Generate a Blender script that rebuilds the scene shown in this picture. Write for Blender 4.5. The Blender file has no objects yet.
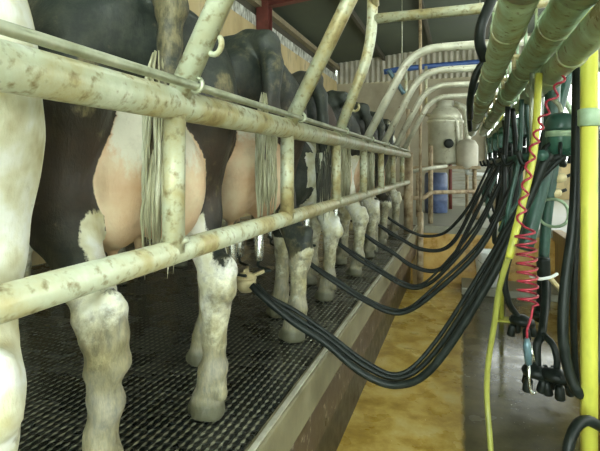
import bpy, bmesh, math, random
import numpy as np
from mathutils import Vector, Matrix
random.seed(7)
PI = math.pi
C = bpy.context.scene.collection

# ------------------------------------------------------------------ camera
CAM_Z = 1.6
YAW = math.atan(160 / 480)
cd = bpy.data.cameras.new('camera')
cam = bpy.data.objects.new('camera', cd); C.objects.link(cam)
cam.location = (0, 0, CAM_Z)
cam.rotation_euler = (PI / 2, 0, YAW)
cd.sensor_width = 36; cd.lens = 28.8; cd.shift_y = -(225.5 - 166.6) / 600
cd.clip_start = 0.03
bpy.context.scene.camera = cam

CS, SN = math.cos(YAW), math.sin(YAW)
def W(px, py, d):
    """world point seen at a photo position at depth d (used to survey positions)"""
    r = (px - 300) / 480 * d
    return Vector((r * CS - SN * d, r * SN + CS * d, CAM_Z + (166.6 - py) / 480 * d))

PLAT = 0.78          # platform height above the pit floor
# ------------------------------------------------------------------ materials
def new_mat(name):
    m = bpy.data.materials.new(name); m.use_nodes = True
    nt = m.node_tree
    b = nt.nodes['Principled BSDF']
    return m, nt, b
def nd(nt, t, **kw):
    n = nt.nodes.new(t)
    for k, v in kw.items():
        if hasattr(n, k): setattr(n, k, v)
        else: n.inputs[k].default_value = v
    return n
def col(c): return (c[0], c[1], c[2], 1)
def ramp(nt, fac, stops):
    r = nt.nodes.new('ShaderNodeValToRGB')
    e = r.color_ramp.elements
    while len(e) < len(stops): e.new(0.5)
    for i, (p, c) in enumerate(stops):
        e[i].position = p
        e[i].color = col(c) if not isinstance(c, (int, float)) else (c, c, c, 1)
    nt.links.new(fac, r.inputs[0])
    return r.outputs[0]
def coords(nt, scale=(1, 1, 1)):
    tc = nt.nodes.new('ShaderNodeTexCoord')
    mp = nt.nodes.new('ShaderNodeMapping'); mp.inputs['Scale'].default_value = scale
    nt.links.new(tc.outputs['Object'], mp.inputs[0])
    return mp.outputs[0]
def noise(nt, vec, scale, detail=4, rough=0.6):
    n = nd(nt, 'ShaderNodeTexNoise', Scale=scale, Detail=detail, Roughness=rough)
    nt.links.new(vec, n.inputs['Vector'])
    return n.outputs['Fac']
def mixc(nt, fac, a, b):
    m = nt.nodes.new('ShaderNodeMix'); m.data_type = 'RGBA'
    for v, i in ((fac, 0), (a, 6), (b, 7)):
        if hasattr(v, 'links'): nt.links.new(v, m.inputs[i])
        elif i == 0: m.inputs[0].default_value = v
        else: m.inputs[i].default_value = col(v)
    return m.outputs[2]
def math_(nt, op, a, b=0.0):
    m = nt.nodes.new('ShaderNodeMath'); m.operation = op
    for v, i in ((a, 0), (b, 1)):
        if hasattr(v, 'links'): nt.links.new(v, m.inputs[i])
        else: m.inputs[i].default_value = v
    return m.outputs[0]
def bump(nt, b, h, strength=0.3, dist=0.01):
    n = nd(nt, 'ShaderNodeBump', Strength=strength, Distance=dist)
    nt.links.new(h, n.inputs['Height']); nt.links.new(n.outputs[0], b.inputs['Normal'])

def mottled(name, stops, scale=8, rough=(0.4, 0.7), metal=0.0, bstr=0.2, detail=5, spec=0.5, stretch=(1, 1, 1), spots=None, spot_scale=40, spot_lim=(0.62, 0.68)):
    m, nt, b = new_mat(name)
    v = coords(nt, stretch)
    f = noise(nt, v, scale, detail)
    c = ramp(nt, f, stops)
    if spots:
        s = ramp(nt, noise(nt, v, spot_scale, 3, 0.55), [(spot_lim[0], 0.0), (spot_lim[1], 1.0)])
        c = mixc(nt, s, c, spots)
    nt.links.new(c, b.inputs['Base Color'])
    nt.links.new(ramp(nt, f, [(0.3, rough[0]), (0.7, rough[1])]), b.inputs['Roughness'])
    b.inputs['Metallic'].default_value = metal
    b.inputs['Specular IOR Level'].default_value = spec
    if bstr: bump(nt, b, noise(nt, v, scale * 5, 4), bstr, 0.004)
    return m
def plain(name, c, rough=0.5, metal=0.0, var=0.25, scale=14):
    lo = tuple(x * (1 - var) for x in c); hi = tuple(min(1, x * (1 + var)) for x in c)
    return mottled(name, [(0.3, lo), (0.7, hi)], scale, (max(0.05, rough - 0.08), rough + 0.1), metal, 0.06)

M = {}
M['rail'] = mottled('limed_galvanised_steel', [(0.28, (0.27, 0.20, 0.08)), (0.42, (0.42, 0.37, 0.19)), (0.5, (0.47, 0.47, 0.31)), (0.6, (0.51, 0.55, 0.41)), (0.72, (0.68, 0.71, 0.60))],
                    7, (0.28, 0.45), 0.1, 0.35, detail=8, spots=(0.21, 0.17, 0.075), spot_scale=48, spot_lim=(0.53, 0.72))
M['rod'] = mottled('rod_steel', [(0.3, (0.25, 0.27, 0.18)), (0.7, (0.55, 0.58, 0.45))], 14, (0.3, 0.5), 0.5, 0.1)
M['post_rust'] = mottled('rusty_post', [(0.3, (0.16, 0.10, 0.05)), (0.5, (0.36, 0.28, 0.17)), (0.7, (0.55, 0.47, 0.33))], 10, (0.5, 0.8), 0.1, 0.3)
M['tube'] = mottled('tube_steel', [(0.3, (0.42, 0.42, 0.32)), (0.6, (0.62, 0.62, 0.5)), (0.8, (0.74, 0.74, 0.63))], 9, (0.3, 0.5), 0.15, 0.15, spots=(0.2, 0.15, 0.07), spot_scale=30, spot_lim=(0.64, 0.7))
M['pipe'] = mottled('green_tinged_pipe', [(0.32, (0.30, 0.27, 0.14)), (0.45, (0.30, 0.37, 0.21)), (0.58, (0.38, 0.52, 0.35)), (0.72, (0.55, 0.72, 0.56))], 7, (0.25, 0.45), 0.05, 0.2, detail=7, spots=(0.17, 0.13, 0.05), spot_scale=45, spot_lim=(0.58, 0.72))
M['yellow'] = mottled('yellow_paint', [(0.3, (0.42, 0.42, 0.05)), (0.7, (0.60, 0.61, 0.10))], 6, (0.3, 0.5), 0, 0.08, stretch=(1, 1, .4), spots=(0.32, 0.34, 0.06), spot_scale=14, spot_lim=(0.58, 0.75))
M['yellow_dull'] = mottled('yellow_hose', [(0.3, (0.20, 0.21, 0.04)), (0.7, (0.36, 0.37, 0.08))], 8, (0.35, 0.55), 0, 0.05)
M['rubber'] = mottled('black_rubber', [(0.3, (0.006, 0.009, 0.008)), (0.7, (0.018, 0.024, 0.020))], 20, (0.32, 0.5), 0, 0.08, spec=0.22)
M['rubber_green'] = mottled('dark_green_rubber', [(0.3, (0.015, 0.05, 0.04)), (0.7, (0.04, 0.11, 0.085))], 12, (0.28, 0.5), 0, 0.1)
M['green_plastic'] = mottled('dark_green_plastic', [(0.3, (0.02, 0.07, 0.05)), (0.7, (0.05, 0.15, 0.10))], 10, (0.2, 0.4), 0, 0.08)
M['red'] = plain('red_plastic', (0.30, 0.025, 0.045), 0.3)
M['blue'] = plain('blue_plastic', (0.03, 0.08, 0.25), 0.35)
M['barrel_blue'] = plain('barrel_blue', (0.09, 0.13, 0.26), 0.45, var=0.4, scale=7)
M['purple'] = plain('purple_plastic', (0.16, 0.12, 0.40), 0.4)
M['steel'] = mottled('stainless', [(0.3, (0.55, 0.58, 0.55)), (0.7, (0.75, 0.78, 0.74))], 12, (0.18, 0.32), 0.9, 0.05)
M['tank'] = mottled('cream_tank', [(0.3, (0.42, 0.41, 0.30)), (0.55, (0.60, 0.60, 0.47)), (0.75, (0.70, 0.71, 0.60))], 5, (0.25, 0.45), 0.2, 0.08, spots=(0.24, 0.17, 0.08), spot_scale=12, spot_lim=(0.62, 0.75))
M['cream'] = plain('cream_plastic', (0.50, 0.43, 0.24), 0.35, var=.4)
M['white_plastic'] = plain('white_plastic', (0.78, 0.82, 0.80), 0.35, var=0.08)
M['pale_hose'] = plain('pale_green_hose', (0.30, 0.42, 0.28), 0.4)
M['grey_blue'] = plain('grey_blue_metal', (0.10, 0.17, 0.20), 0.35, 0.3)
M['timber'] = mottled('damp_timber', [(0.3, (0.20, 0.13, 0.05)), (0.55, (0.36, 0.25, 0.10)), (0.8, (0.48, 0.36, 0.17))], 3, (0.5, 0.7), 0, 0.3, stretch=(6, 6, 1))
M['board'] = mottled('grey_boards', [(0.3, (0.24, 0.24, 0.19)), (0.7, (0.44, 0.43, 0.35))], 3, (0.6, 0.8), 0, 0.3, stretch=(1, 1, 8))
M['blockwall'] = mottled('beige_render', [(0.25, (0.36, 0.27, 0.12)), (0.5, (0.54, 0.43, 0.22)), (0.75, (0.64, 0.54, 0.32))], 1.6, (0.7, 0.9), 0, 0.2, stretch=(1, 1, .35), spots=(0.30, 0.26, 0.16), spot_scale=6, spot_lim=(0.55, 0.75))
M['strip'] = mottled('splattered_white_sheet', [(0.38, (0.16, 0.17, 0.13)), (0.5, (0.45, 0.46, 0.40)), (0.62, (0.75, 0.77, 0.70))], 14, (0.6, 0.8), 0, 0.1, stretch=(1, 1, .35))
M['roof'] = mottled('roof_sheet', [(0.3, (0.04, 0.052, 0.034)), (0.7, (0.09, 0.108, 0.072))], 2.0, (0.6, 0.9), 0, 0.2)
M['beam_dark'] = plain('dark_purlin', (0.06, 0.055, 0.035), 0.7)
M['beam_pale'] = plain('pale_wall_plate', (0.26, 0.22, 0.13), 0.7)
M['red_steel'] = mottled('red_oxide_steel', [(0.3, (0.10, 0.025, 0.018)), (0.7, (0.22, 0.06, 0.045))], 6, (0.5, 0.7), 0, 0.15)
M['corr'] = mottled('corrugated', [(0.3, (0.38, 0.36, 0.28)), (0.7, (0.62, 0.60, 0.50))], 3, (0.5, 0.7), 0.1, 0.05)
M['frame'] = plain('window_frame', (0.25, 0.27, 0.24), 0.5)
M['kerb'] = mottled('kerb_concrete', [(0.3, (0.13, 0.115, 0.065)), (0.55, (0.25, 0.23, 0.14)), (0.8, (0.34, 0.31, 0.20))], 5, (0.4, 0.65), 0, 0.25)
M['kerb_low'] = mottled('kerb_brown', [(0.3, (0.03, 0.02, 0.012)), (0.55, (0.07, 0.046, 0.03)), (0.75, (0.15, 0.11, 0.07))], 7, (0.25, 0.5), 0, 0.3, spots=(0.30, 0.26, 0.2), spot_scale=26, spot_lim=(0.62, 0.72))  # brown lower face, darkened so the colour carries its shade
M['edge'] = mottled('edge_strip', [(0.3, (0.45, 0.44, 0.34)), (0.7, (0.72, 0.72, 0.62))], 12, (0.3, 0.5), 0.4, 0.1)
M['ochre'] = mottled('ochre_wet_concrete', [(0.25, (0.22, 0.10, 0.02)), (0.45, (0.50, 0.30, 0.06)), (0.6, (0.62, 0.42, 0.12)), (0.8, (0.55, 0.42, 0.20))], 4, (0.2, 0.45), 0, 0.2)
M['ledge'] = mottled('ledge_concrete', [(0.3, (0.20, 0.20, 0.15)), (0.7, (0.33, 0.33, 0.26))], 3, (0.35, 0.6), 0, 0.2)
M['hair_dark'] = mottled('dark_switch_hair', [(0.35, (0.02, 0.025, 0.02)), (0.6, (0.10, 0.10, 0.07)), (0.75, (0.35, 0.33, 0.22))], 22, (0.5, 0.8), 0, 0.6, stretch=(1, 1, .25))
M['hair_pale'] = mottled('pale_switch_hair', [(0.3, (0.13, 0.115, 0.055)), (0.48, (0.42, 0.41, 0.26)), (0.66, (0.70, 0.71, 0.56))], 16, (0.5, 0.8), 0, 0.6, stretch=(1, 1, .25))

def emit_mat(name, c, s):
    m, nt, b = new_mat(name)
    b.inputs['Base Color'].default_value = col((0.8, 0.8, 0.8))
    b.inputs['Emission Color'].default_value = col(c)
    b.inputs['Emission Strength'].default_value = s
    return m
M['tube_lit'] = emit_mat('lit_fluorescent_tube', (0.95, 1.0, 0.88), 46)
M['pane'] = emit_mat('daylit_translucent_pane', (0.93, 1.0, 0.95), 2.6)

# wet pit floor: ochre wet concrete on the cow side, darker glossier strip in the middle
def floor_mat():
    m, nt, b = new_mat('pit_floor_wet')
    v = coords(nt)
    f = noise(nt, v, 4.5, 6, 0.65)
    och = ramp(nt, f, [(0.25, (0.20, 0.12, 0.02)), (0.42, (0.34, 0.22, 0.035)), (0.53, (0.46, 0.33, 0.08)), (0.68, (0.52, 0.43, 0.17))])
    drk = ramp(nt, f, [(0.3, (0.045, 0.040, 0.017)), (0.7, (0.12, 0.10, 0.045))])
    sep = nt.nodes.new('ShaderNodeSeparateXYZ'); nt.links.new(v, sep.inputs[0])
    wob = math_(nt, 'MULTIPLY', math_(nt, 'SUBTRACT', noise(nt, v, 9, 3), 0.5), 0.05)
    x = math_(nt, 'ADD', sep.outputs[0], wob)
    mid_zone = ramp(nt, x, [(0.0, 0.0), (0.03, 1.0)])
    far = ramp(nt, math_(nt, 'MULTIPLY', x, 1.0), [(0.55, 0.0), (0.8, 0.55)])
    c = mixc(nt, mid_zone, och, mixc(nt, far, drk, och))
    bits = ramp(nt, noise(nt, v, 60, 2), [(0.72, 0.0), (0.76, 1.0)])
    c = mixc(nt, bits, c, (0.75, 0.68, 0.45))
    nt.links.new(c, b.inputs['Base Color'])
    r1 = ramp(nt, noise(nt, v, 3, 4), [(0.35, 0.18), (0.65, 0.5)])
    r2 = ramp(nt, noise(nt, v, 2.4, 4), [(0.35, 0.07), (0.65, 0.28)])
    rr = nt.nodes.new('ShaderNodeMix'); rr.data_type = 'FLOAT'
    nt.links.new(mid_zone, rr.inputs[0]); nt.links.new(r1, rr.inputs[2]); nt.links.new(r2, rr.inputs[3])
    nt.links.new(rr.outputs[0], b.inputs['Roughness'])
    b.inputs['Specular IOR Level'].default_value = 0.42
    bump(nt, b, noise(nt, v, 22, 5), 0.16, 0.004)
    return m
M['floor'] = floor_mat()

# standing platform: perforated wet grating, bars along Y
def grating():
    m, nt, b = new_mat('wet_grating')
    tc = nt.nodes.new('ShaderNodeTexCoord')
    sp = nt.nodes.new('ShaderNodeSeparateXYZ'); nt.links.new(tc.outputs['Object'], sp.inputs[0])
    cb = nt.nodes.new('ShaderNodeCombineXYZ')
    nt.links.new(sp.outputs[1], cb.inputs[0]); nt.links.new(sp.outputs[0], cb.inputs[1])
    br = nt.nodes.new('ShaderNodeTexBrick')
    br.offset = 0.5
    for k, v in dict(Scale=1.0, ).items(): br.inputs[k].default_value = v
    br.inputs['Mortar Size'].default_value = 0.0042
    br.inputs['Mortar Smooth'].default_value = 0.35
    br.inputs['Brick Width'].default_value = 0.036
    br.inputs['Row Height'].default_value = 0.027
    br.inputs['Color1'].default_value = (0, 0, 0, 1); br.inputs['Color2'].default_value = (0, 0, 0, 1)
    br.inputs['Mortar'].default_value = (1, 1, 1, 1)
    nt.links.new(cb.outputs[0], br.inputs['Vector'])
    f = noise(nt, tc.outputs['Object'], 6, 4)
    bar = ramp(nt, f, [(0.3, (0.12, 0.125, 0.09)), (0.7, (0.28, 0.28, 0.20))])
    rid = math_(nt, 'SINE', math_(nt, 'MULTIPLY', sp.outputs[0], 2 * PI / .027))
    cr = math_(nt, 'SINE', math_(nt, 'MULTIPLY', sp.outputs[1], 2 * PI / .036))
    ridge = ramp(nt, math_(nt, 'ADD', math_(nt, 'MULTIPLY', rid, .5), math_(nt, 'MULTIPLY', cr, .22)), [(0.15, 0.0), (0.5, 1.0)])
    fac = math_(nt, 'MAXIMUM', math_(nt, 'MULTIPLY', br.outputs['Fac'], .16), ridge)
    c = mixc(nt, fac, (0.006, 0.009, 0.010), bar)
    nt.links.new(c, b.inputs['Base Color'])
    nt.links.new(ramp(nt, f, [(0.3, 0.16), (0.7, 0.38)]), b.inputs['Roughness'])
    nt.links.new(math_(nt, 'MULTIPLY', br.outputs['Fac'], 0.35), b.inputs['Metallic'])
    bump(nt, b, br.outputs['Fac'], 0.9, 0.006)
    return m
M['grating'] = grating()

def coat():
    m, nt, b = new_mat('cow_coat')
    def at(n):
        a = nt.nodes.new('ShaderNodeAttribute'); a.attribute_name = n; return a.outputs['Fac']
    v = coords(nt)
    hair = noise(nt, coords(nt, (1, 1, .3)), 90, 3, 0.7)
    n1 = noise(nt, v, 22, 5, 0.7)
    n3 = noise(nt, v, 9, 3, 0.6)
    edge = math_(nt, 'MULTIPLY', math_(nt, 'SUBTRACT', math_(nt, 'ADD', math_(nt, 'MULTIPLY', hair, .5), math_(nt, 'MULTIPLY', n1, .5)), 0.5), 1.1)
    white = ramp(nt, math_(nt, 'ADD', math_(nt, 'ADD', at('white'), edge), 0.5), [(0.42, 0.0), (0.58, 1.0)])
    brown = ramp(nt, math_(nt, 'ADD', math_(nt, 'ADD', at('brown'), edge), 0.0), [(0.1, 0.0), (0.95, 1.0)])
    pink = ramp(nt, math_(nt, 'ADD', at('pink'), math_(nt, 'MULTIPLY', edge, 0.5)), [(0.42, 0.0), (0.56, 1.0)])
    dirt = at('dirt')
    dark = mixc(nt, ramp(nt, n1, [(0.4, 0.0), (0.75, 1.0)]), (0.020, 0.027, 0.023), (0.055, 0.062, 0.045))
    dark = mixc(nt, brown, dark, (0.055, 0.036, 0.026))
    wh = ramp(nt, n3, [(0.34, (0.50, 0.46, 0.26)), (0.5, (0.72, 0.72, 0.55)), (0.62, (0.86, 0.88, 0.82))])
    pk = ramp(nt, noise(nt, v, 7, 4), [(0.3, (0.64, 0.40, 0.23)), (0.5, (0.74, 0.54, 0.35)), (0.7, (0.82, 0.70, 0.50))])
    c = mixc(nt, white, dark, wh)
    c = mixc(nt, pink, c, pk)
    pw = ramp(nt, math_(nt, 'ADD', at('udder_white'), edge), [(0.45, 0.0), (0.7, 1.0)])
    c = mixc(nt, pw, c, (0.84, 0.80, 0.66))
    dn = ramp(nt, math_(nt, 'ADD', math_(nt, 'ADD', math_(nt, 'MULTIPLY', n1, 0.55), math_(nt, 'MULTIPLY', n3, 0.5)), math_(nt, 'SUBTRACT', dirt, 0.5)), [(0.44, 0.0), (0.6, 1.0)])
    dn = math_(nt, 'MULTIPLY', dn, math_(nt, 'SUBTRACT', 0.82, math_(nt, 'MULTIPLY', at('pink'), 0.6)))
    dc = ramp(nt, hair, [(0.3, (0.065, 0.06, 0.03)), (0.7, (0.27, 0.23, 0.12))])
    c = mixc(nt, dn, c, dc)
    c = mixc(nt, ramp(nt, math_(nt, 'ADD', at('hoof'), edge), [(0.3, 0.0), (0.8, .9)]), c, (0.085, 0.085, 0.05))
    nt.links.new(c, b.inputs['Base Color'])
    b.inputs['Roughness'].default_value = 0.5
    b.inputs['Specular IOR Level'].default_value = 0.4
    bump(nt, b, math_(nt, 'ADD', hair, math_(nt, 'MULTIPLY', n1, 1.2)), 0.35, 0.006)
    return m
M['coat'] = coat()

# ------------------------------------------------------------------ object helpers
def obj(name, bm, mat, parent=None, smooth=False, loc=None):
    me = bpy.data.meshes.new(name)
    if isinstance(bm, bmesh.types.BMesh):
        bmesh.ops.recalc_face_normals(bm, faces=bm.faces)
        bm.to_mesh(me); bm.free()
    if smooth:
        me.polygons.foreach_set('use_smooth', [True] * len(me.polygons))
    if isinstance(mat, str): mat = M[mat]
    me.materials.append(mat)
    o = bpy.data.objects.new(name, me); C.objects.link(o)
    if loc is not None: o.location = loc
    if parent is not None: o.parent = parent
    return o
def tag(o, label, cat, group=None):
    o['label'] = label; o['category'] = cat
    if group: o['group'] = group
    return o
def thing(name, label, cat, loc=(0, 0, 0), rotz=0, group=None):
    o = bpy.data.objects.new(name, None); C.objects.link(o)
    o.location = loc; o.rotation_euler = (0, 0, rotz); o.empty_display_size = 0.05
    return tag(o, label, cat, group)
def struct(name, bm, mat, parent=None, smooth=False):
    o = obj(name, bm, mat, parent, smooth)
    o['kind'] = 'structure'
    return o
def dup(root, loc, rotz, label, group=None):
    r = root.copy(); C.objects.link(r); r.location = loc; r.rotation_euler = (0, 0, rotz)
    r['label'] = label
    if group: r['group'] = group
    for ch in list(root.children):
        c = ch.copy(); C.objects.link(c); c.parent = r
        for g in list(ch.children):
            d = g.copy(); C.objects.link(d); d.parent = c
    return r
def box(bm, lo, hi, bev=0.0):
    t = bmesh.new()
    r = bmesh.ops.create_cube(t, size=1)
    s = [hi[i] - lo[i] for i in range(3)]; c = [(hi[i] + lo[i]) / 2 for i in range(3)]
    for v in t.verts: v.co = Vector([v.co[i] * s[i] + c[i] for i in range(3)])
    if bev: bmesh.ops.bevel(t, geom=list(t.edges), offset=min(bev, min(s) * .45), segments=2, affect='EDGES', profile=.6)
    me = bpy.data.meshes.new('t'); t.to_mesh(me); t.free(); bm.from_mesh(me); bpy.data.meshes.remove(me)
    return bm
def B(lo, hi, bev=0.0): return box(bmesh.new(), lo, hi, bev)
def tube(bm, pts, rad, seg=12, rads=None, closed=False):
    pts = [Vector(p) for p in pts]; n = len(pts)
    T = []
    for i in range(n):
        a = pts[i - 1] if i > 0 else pts[0]; b = pts[i + 1] if i < n - 1 else pts[-1]
        T.append((b - a).normalized())
    u = T[0].orthogonal().normalized(); rings = []
    for i in range(n):
        u = (u - T[i] * u.dot(T[i])); u = u.normalized() if u.length > 1e-6 else T[i].orthogonal().normalized()
        w = T[i].cross(u); r = rads[i] if rads else rad
        rings.append([bm.verts.new(pts[i] + r * (math.cos(2 * PI * k / seg) * u + math.sin(2 * PI * k / seg) * w)) for k in range(seg)])
    for i in range(n - 1):
        for k in range(seg):
            bm.faces.new((rings[i][k], rings[i][(k + 1) % seg], rings[i + 1][(k + 1) % seg], rings[i + 1][k]))
    bm.faces.new(rings[0]); bm.faces.new(rings[-1])
    return bm
def TU(pts, rad, seg=12, rads=None): return tube(bmesh.new(), pts, rad, seg, rads)
def spline(pts, k=10):
    P = [Vector(p) for p in pts]; P = [P[0] * 2 - P[1]] + P + [P[-1] * 2 - P[-2]]
    out = []
    for i in range(1, len(P) - 2):
        for j in range(k):
            t = j / k; a, b, c, d = P[i - 1:i + 3]
            out.append(0.5 * ((2 * b) + (c - a) * t + (2 * a - 5 * b + 4 * c - d) * t * t + (3 * b - a - 3 * c + d) * t ** 3))
    out.append(P[-2]); return out
def fillet(pts, r, k=8):
    P = [Vector(p) for p in pts]; out = [P[0]]
    for i in range(1, len(P) - 1):
        a = (P[i - 1] - P[i]); b = (P[i + 1] - P[i])
        t = min(r, a.length * .48, b.length * .48); a = P[i] + a.normalized() * t; b = P[i] + b.normalized() * t
        for j in range(k + 1):
            s = j / k; out.append(a * (1 - s) ** 2 + P[i] * 2 * s * (1 - s) + b * s * s)
    out.append(P[-1]); return out
def lathe(bm, prof, center=(0, 0, 0), axis=Vector((0, 0, 1)), seg=20):
    ax = Vector(axis).normalized(); u = ax.orthogonal().normalized(); w = ax.cross(u); c = Vector(center)
    rings = []
    for (r, h) in prof:
        rings.append([bm.verts.new(c + ax * h + max(r, 1e-4) * (math.cos(2 * PI * k / seg) * u + math.sin(2 * PI * k / seg) * w)) for k in range(seg)])
    for i in range(len(prof) - 1):
        for k in range(seg):
            bm.faces.new((rings[i][k], rings[i][(k + 1) % seg], rings[i + 1][(k + 1) % seg], rings[i + 1][k]))
    bm.faces.new(rings[0]); bm.faces.new(rings[-1])
    return bm
def LA(prof, center=(0, 0, 0), axis=(0, 0, 1), seg=20): return lathe(bmesh.new(), prof, center, axis, seg)
def ring_pts(c, ax, r, n=20):
    ax = Vector(ax).normalized(); u = ax.orthogonal().normalized(); w = ax.cross(u)
    return [Vector(c) + r * (math.cos(2 * PI * i / n) * u + math.sin(2 * PI * i / n) * w) for i in range(n + 1)]

Z = lambda z: CAM_Z + z      # heights measured from eye level
EDGE = -0.55
WX = -3.35; ENDY = 13.4; PITEND = 6.9; RX = 3.45; BACKY = -3.0; RKERB = 1.16
# ------------------------------------------------------------------ the setting
struct('floor', B((-0.68, BACKY, -0.12), (RKERB + .02, PITEND + .05, 0.0)), 'floor')
struct('platform_left', B((WX, BACKY, PLAT - 0.08), (EDGE - 0.045, PITEND, PLAT)), 'grating')
struct('kerb_left', B((EDGE - 0.045, BACKY, PLAT - 0.15), (EDGE, PITEND, PLAT - .003), .006), 'kerb')
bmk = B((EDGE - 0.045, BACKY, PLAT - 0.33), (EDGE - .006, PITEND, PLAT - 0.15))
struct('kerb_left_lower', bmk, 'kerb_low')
struct('wall_pit_left', B((-0.80, BACKY, -0.1), (-0.66, PITEND, PLAT - 0.08)), plain('black_wet_render', (0.018, 0.016, 0.012), .35))  # near-black colour paints in the shade of the toe recess
struct('trim_1', B((EDGE - 0.028, BACKY, PLAT - .001), (EDGE - 0.010, PITEND, PLAT + .006), .002), 'edge')
struct('floor_far', B((WX, PITEND, PLAT - 0.1), (RX, ENDY + .2, PLAT)), 'ledge')
struct('wall_pit_far', B((-0.8, PITEND, -0.1), (RKERB, PITEND + .12, PLAT - .09)), 'ochre')
struct('trim_2', B((-0.55, PITEND - .035, PLAT - .10), (RKERB, PITEND, PLAT + .004), .008), 'ledge')
struct('platform_right', B((RKERB + .06, BACKY, PLAT - 0.1), (RX, PITEND, PLAT)), 'ledge')
struct('wall_pit_right', B((RKERB, BACKY, -0.1), (RKERB + .08, PITEND, PLAT - .12)), 'timber')
struct('trim_3', B((RKERB - .03, BACKY, PLAT - .13), (RKERB + .08, PITEND, PLAT + .006), .01), 'timber')
struct('wall_left', B((WX - .15, BACKY, 0.6), (WX, ENDY, Z(2.43))), 'blockwall')
struct('trim_4', B((WX - .13, BACKY, Z(2.43)), (WX - .005, ENDY, Z(2.62))), 'strip')
struct('trim_5', B((WX - .15, BACKY, Z(2.62)), (WX - .02, ENDY, Z(2.98))), 'beam_dark')
struct('trim_6', B((WX - .02, BACKY, Z(2.76)), (WX + .10, ENDY, Z(2.86))), 'beam_pale')
# roof: slopes up to the right
def roof():
    bm = bmesh.new()
    for y0 in (BACKY,):
        a = [(WX - .3, Z(2.93)), (RX + .2, Z(2.93) + .085 * (RX + .5 - WX))]
        vs = []
        for y in (BACKY, ENDY + .2):
            vs.append([bm.verts.new((x, y, z)) for x, z in a] + [bm.verts.new((x, y, z + .06)) for x, z in reversed(a)])
        for k in range(4):
            bm.faces.new((vs[0][k], vs[0][(k + 1) % 4], vs[1][(k + 1) % 4], vs[1][k]))
        bm.faces.new(vs[0]); bm.faces.new(vs[1])
    return bm
struct('ceiling', roof(), 'roof')
roofz = lambda x: Z(2.93) + .085 * (x - WX + .3)
# end wall: rendered blockwork, corrugated sheeting above, bright opening at the right
DX = 0.62
struct('wall_far', B((WX, ENDY, 0.7), (DX, ENDY + .15, Z(2.38))), mottled('far_wall', [(0.3, (0.28, 0.25, 0.17)), (0.7, (0.46, 0.42, 0.31))], 1.5, (0.7, 0.9), 0, .15))
def corrugated(x0, x1, y, z0, z1, pitch=0.15):
    bm = bmesh.new(); n = int((x1 - x0) / pitch * 8); prev = None
    for i in range(n + 1):
        x = x0 + (x1 - x0) * i / n; yy = y + .03 * math.sin(2 * PI * (x - x0) / pitch)
        cur = (bm.verts.new((x, yy, z0)), bm.verts.new((x, yy, z1(x) if callable(z1) else z1)), bm.verts.new((x, yy + .012, z0)), bm.verts.new((x, yy + .012, z1(x) if callable(z1) else z1)))
        if prev:
            bm.faces.new((prev[0], cur[0], cur[1], prev[1])); bm.faces.new((prev[2], prev[3], cur[3], cur[2]))
        prev = cur
    return bm
struct('wall_far_cladding', corrugated(WX, RX, ENDY - .02, Z(2.36), lambda x: roofz(x) + .02), 'corr', smooth=True)
# door opening and window at the right of the far wall, daylight behind
dr = struct('door_1', B((DX + .05, ENDY + .02, PLAT), (1.2, ENDY + .06, Z(2.36))), 'pane')
f = bmesh.new()
for x in (DX, 1.2): box(f, (x, ENDY - .05, PLAT), (x + .06, ENDY + .1, Z(2.36)))
struct('door_frame', f, 'frame', dr)
w1 = struct('window_1', B((1.3, ENDY + .02, Z(.12)), (RX - .1, ENDY + .05, Z(2.3))), 'pane')
f = bmesh.new()
for x in (1.26, 1.95, 2.65, RX - .12): box(f, (x, ENDY - .04, Z(.08)), (x + .05, ENDY + .08, Z(2.36)))
for z in (.08, 2.3): box(f, (1.26, ENDY - .04, Z(z)), (RX, ENDY + .08, Z(z + .06)))
struct('window_frame', f, 'frame', w1)
struct('wall_far_sill', B((1.26, ENDY, .7), (RX, ENDY + .15, Z(.08))), 'blockwall')
# right wall with a long band of unseen glowing panes, added to light the room
struct('wall_right', B((RX, BACKY, 0.6), (RX + .15, ENDY + .15, Z(-.1))), 'blockwall')
struct('wall_right_upper', B((RX, BACKY, Z(2.2)), (RX + .15, ENDY + .15, roofz(RX))), 'blockwall')
n = 8; L = (ENDY - BACKY) / n
for i in range(n):
    y0 = BACKY + i * L
    w = struct('window_%d' % (i + 2), B((RX + .03, y0 + .06, Z(-.1)), (RX + .06, y0 + L - .06, Z(2.2))), 'pane')
    f = bmesh.new()
    for y in (y0, y0 + L / 2 - .03, y0 + L - .06): box(f, (RX - .01, y, Z(-.1)), (RX + .1, y + .06, Z(2.2)))
    struct('window_frame', f, 'frame', w)  # frame of the added unseen pane
# back wall behind the viewer, with a big doorway open to the day
struct('wall_back', B((WX, BACKY - .15, 0.6), (-1.6, BACKY, roofz(-1.6))), 'blockwall')
struct('wall_back_right', B((2.4, BACKY - .15, 0.6), (RX, BACKY, roofz(2.4))), 'blockwall')
struct('wall_back_upper', B((-1.6, BACKY - .15, Z(2.5)), (2.4, BACKY, roofz(-1.6) + .1)), 'blockwall')
struct('wall_back_step', B((-1.6, BACKY - .15, -.1), (2.4, BACKY - .02, PLAT)), 'blockwall')
struct('ground', B((-30, -40, -.2), (30, BACKY - .15, PLAT - .02)), 'ledge')

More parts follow.
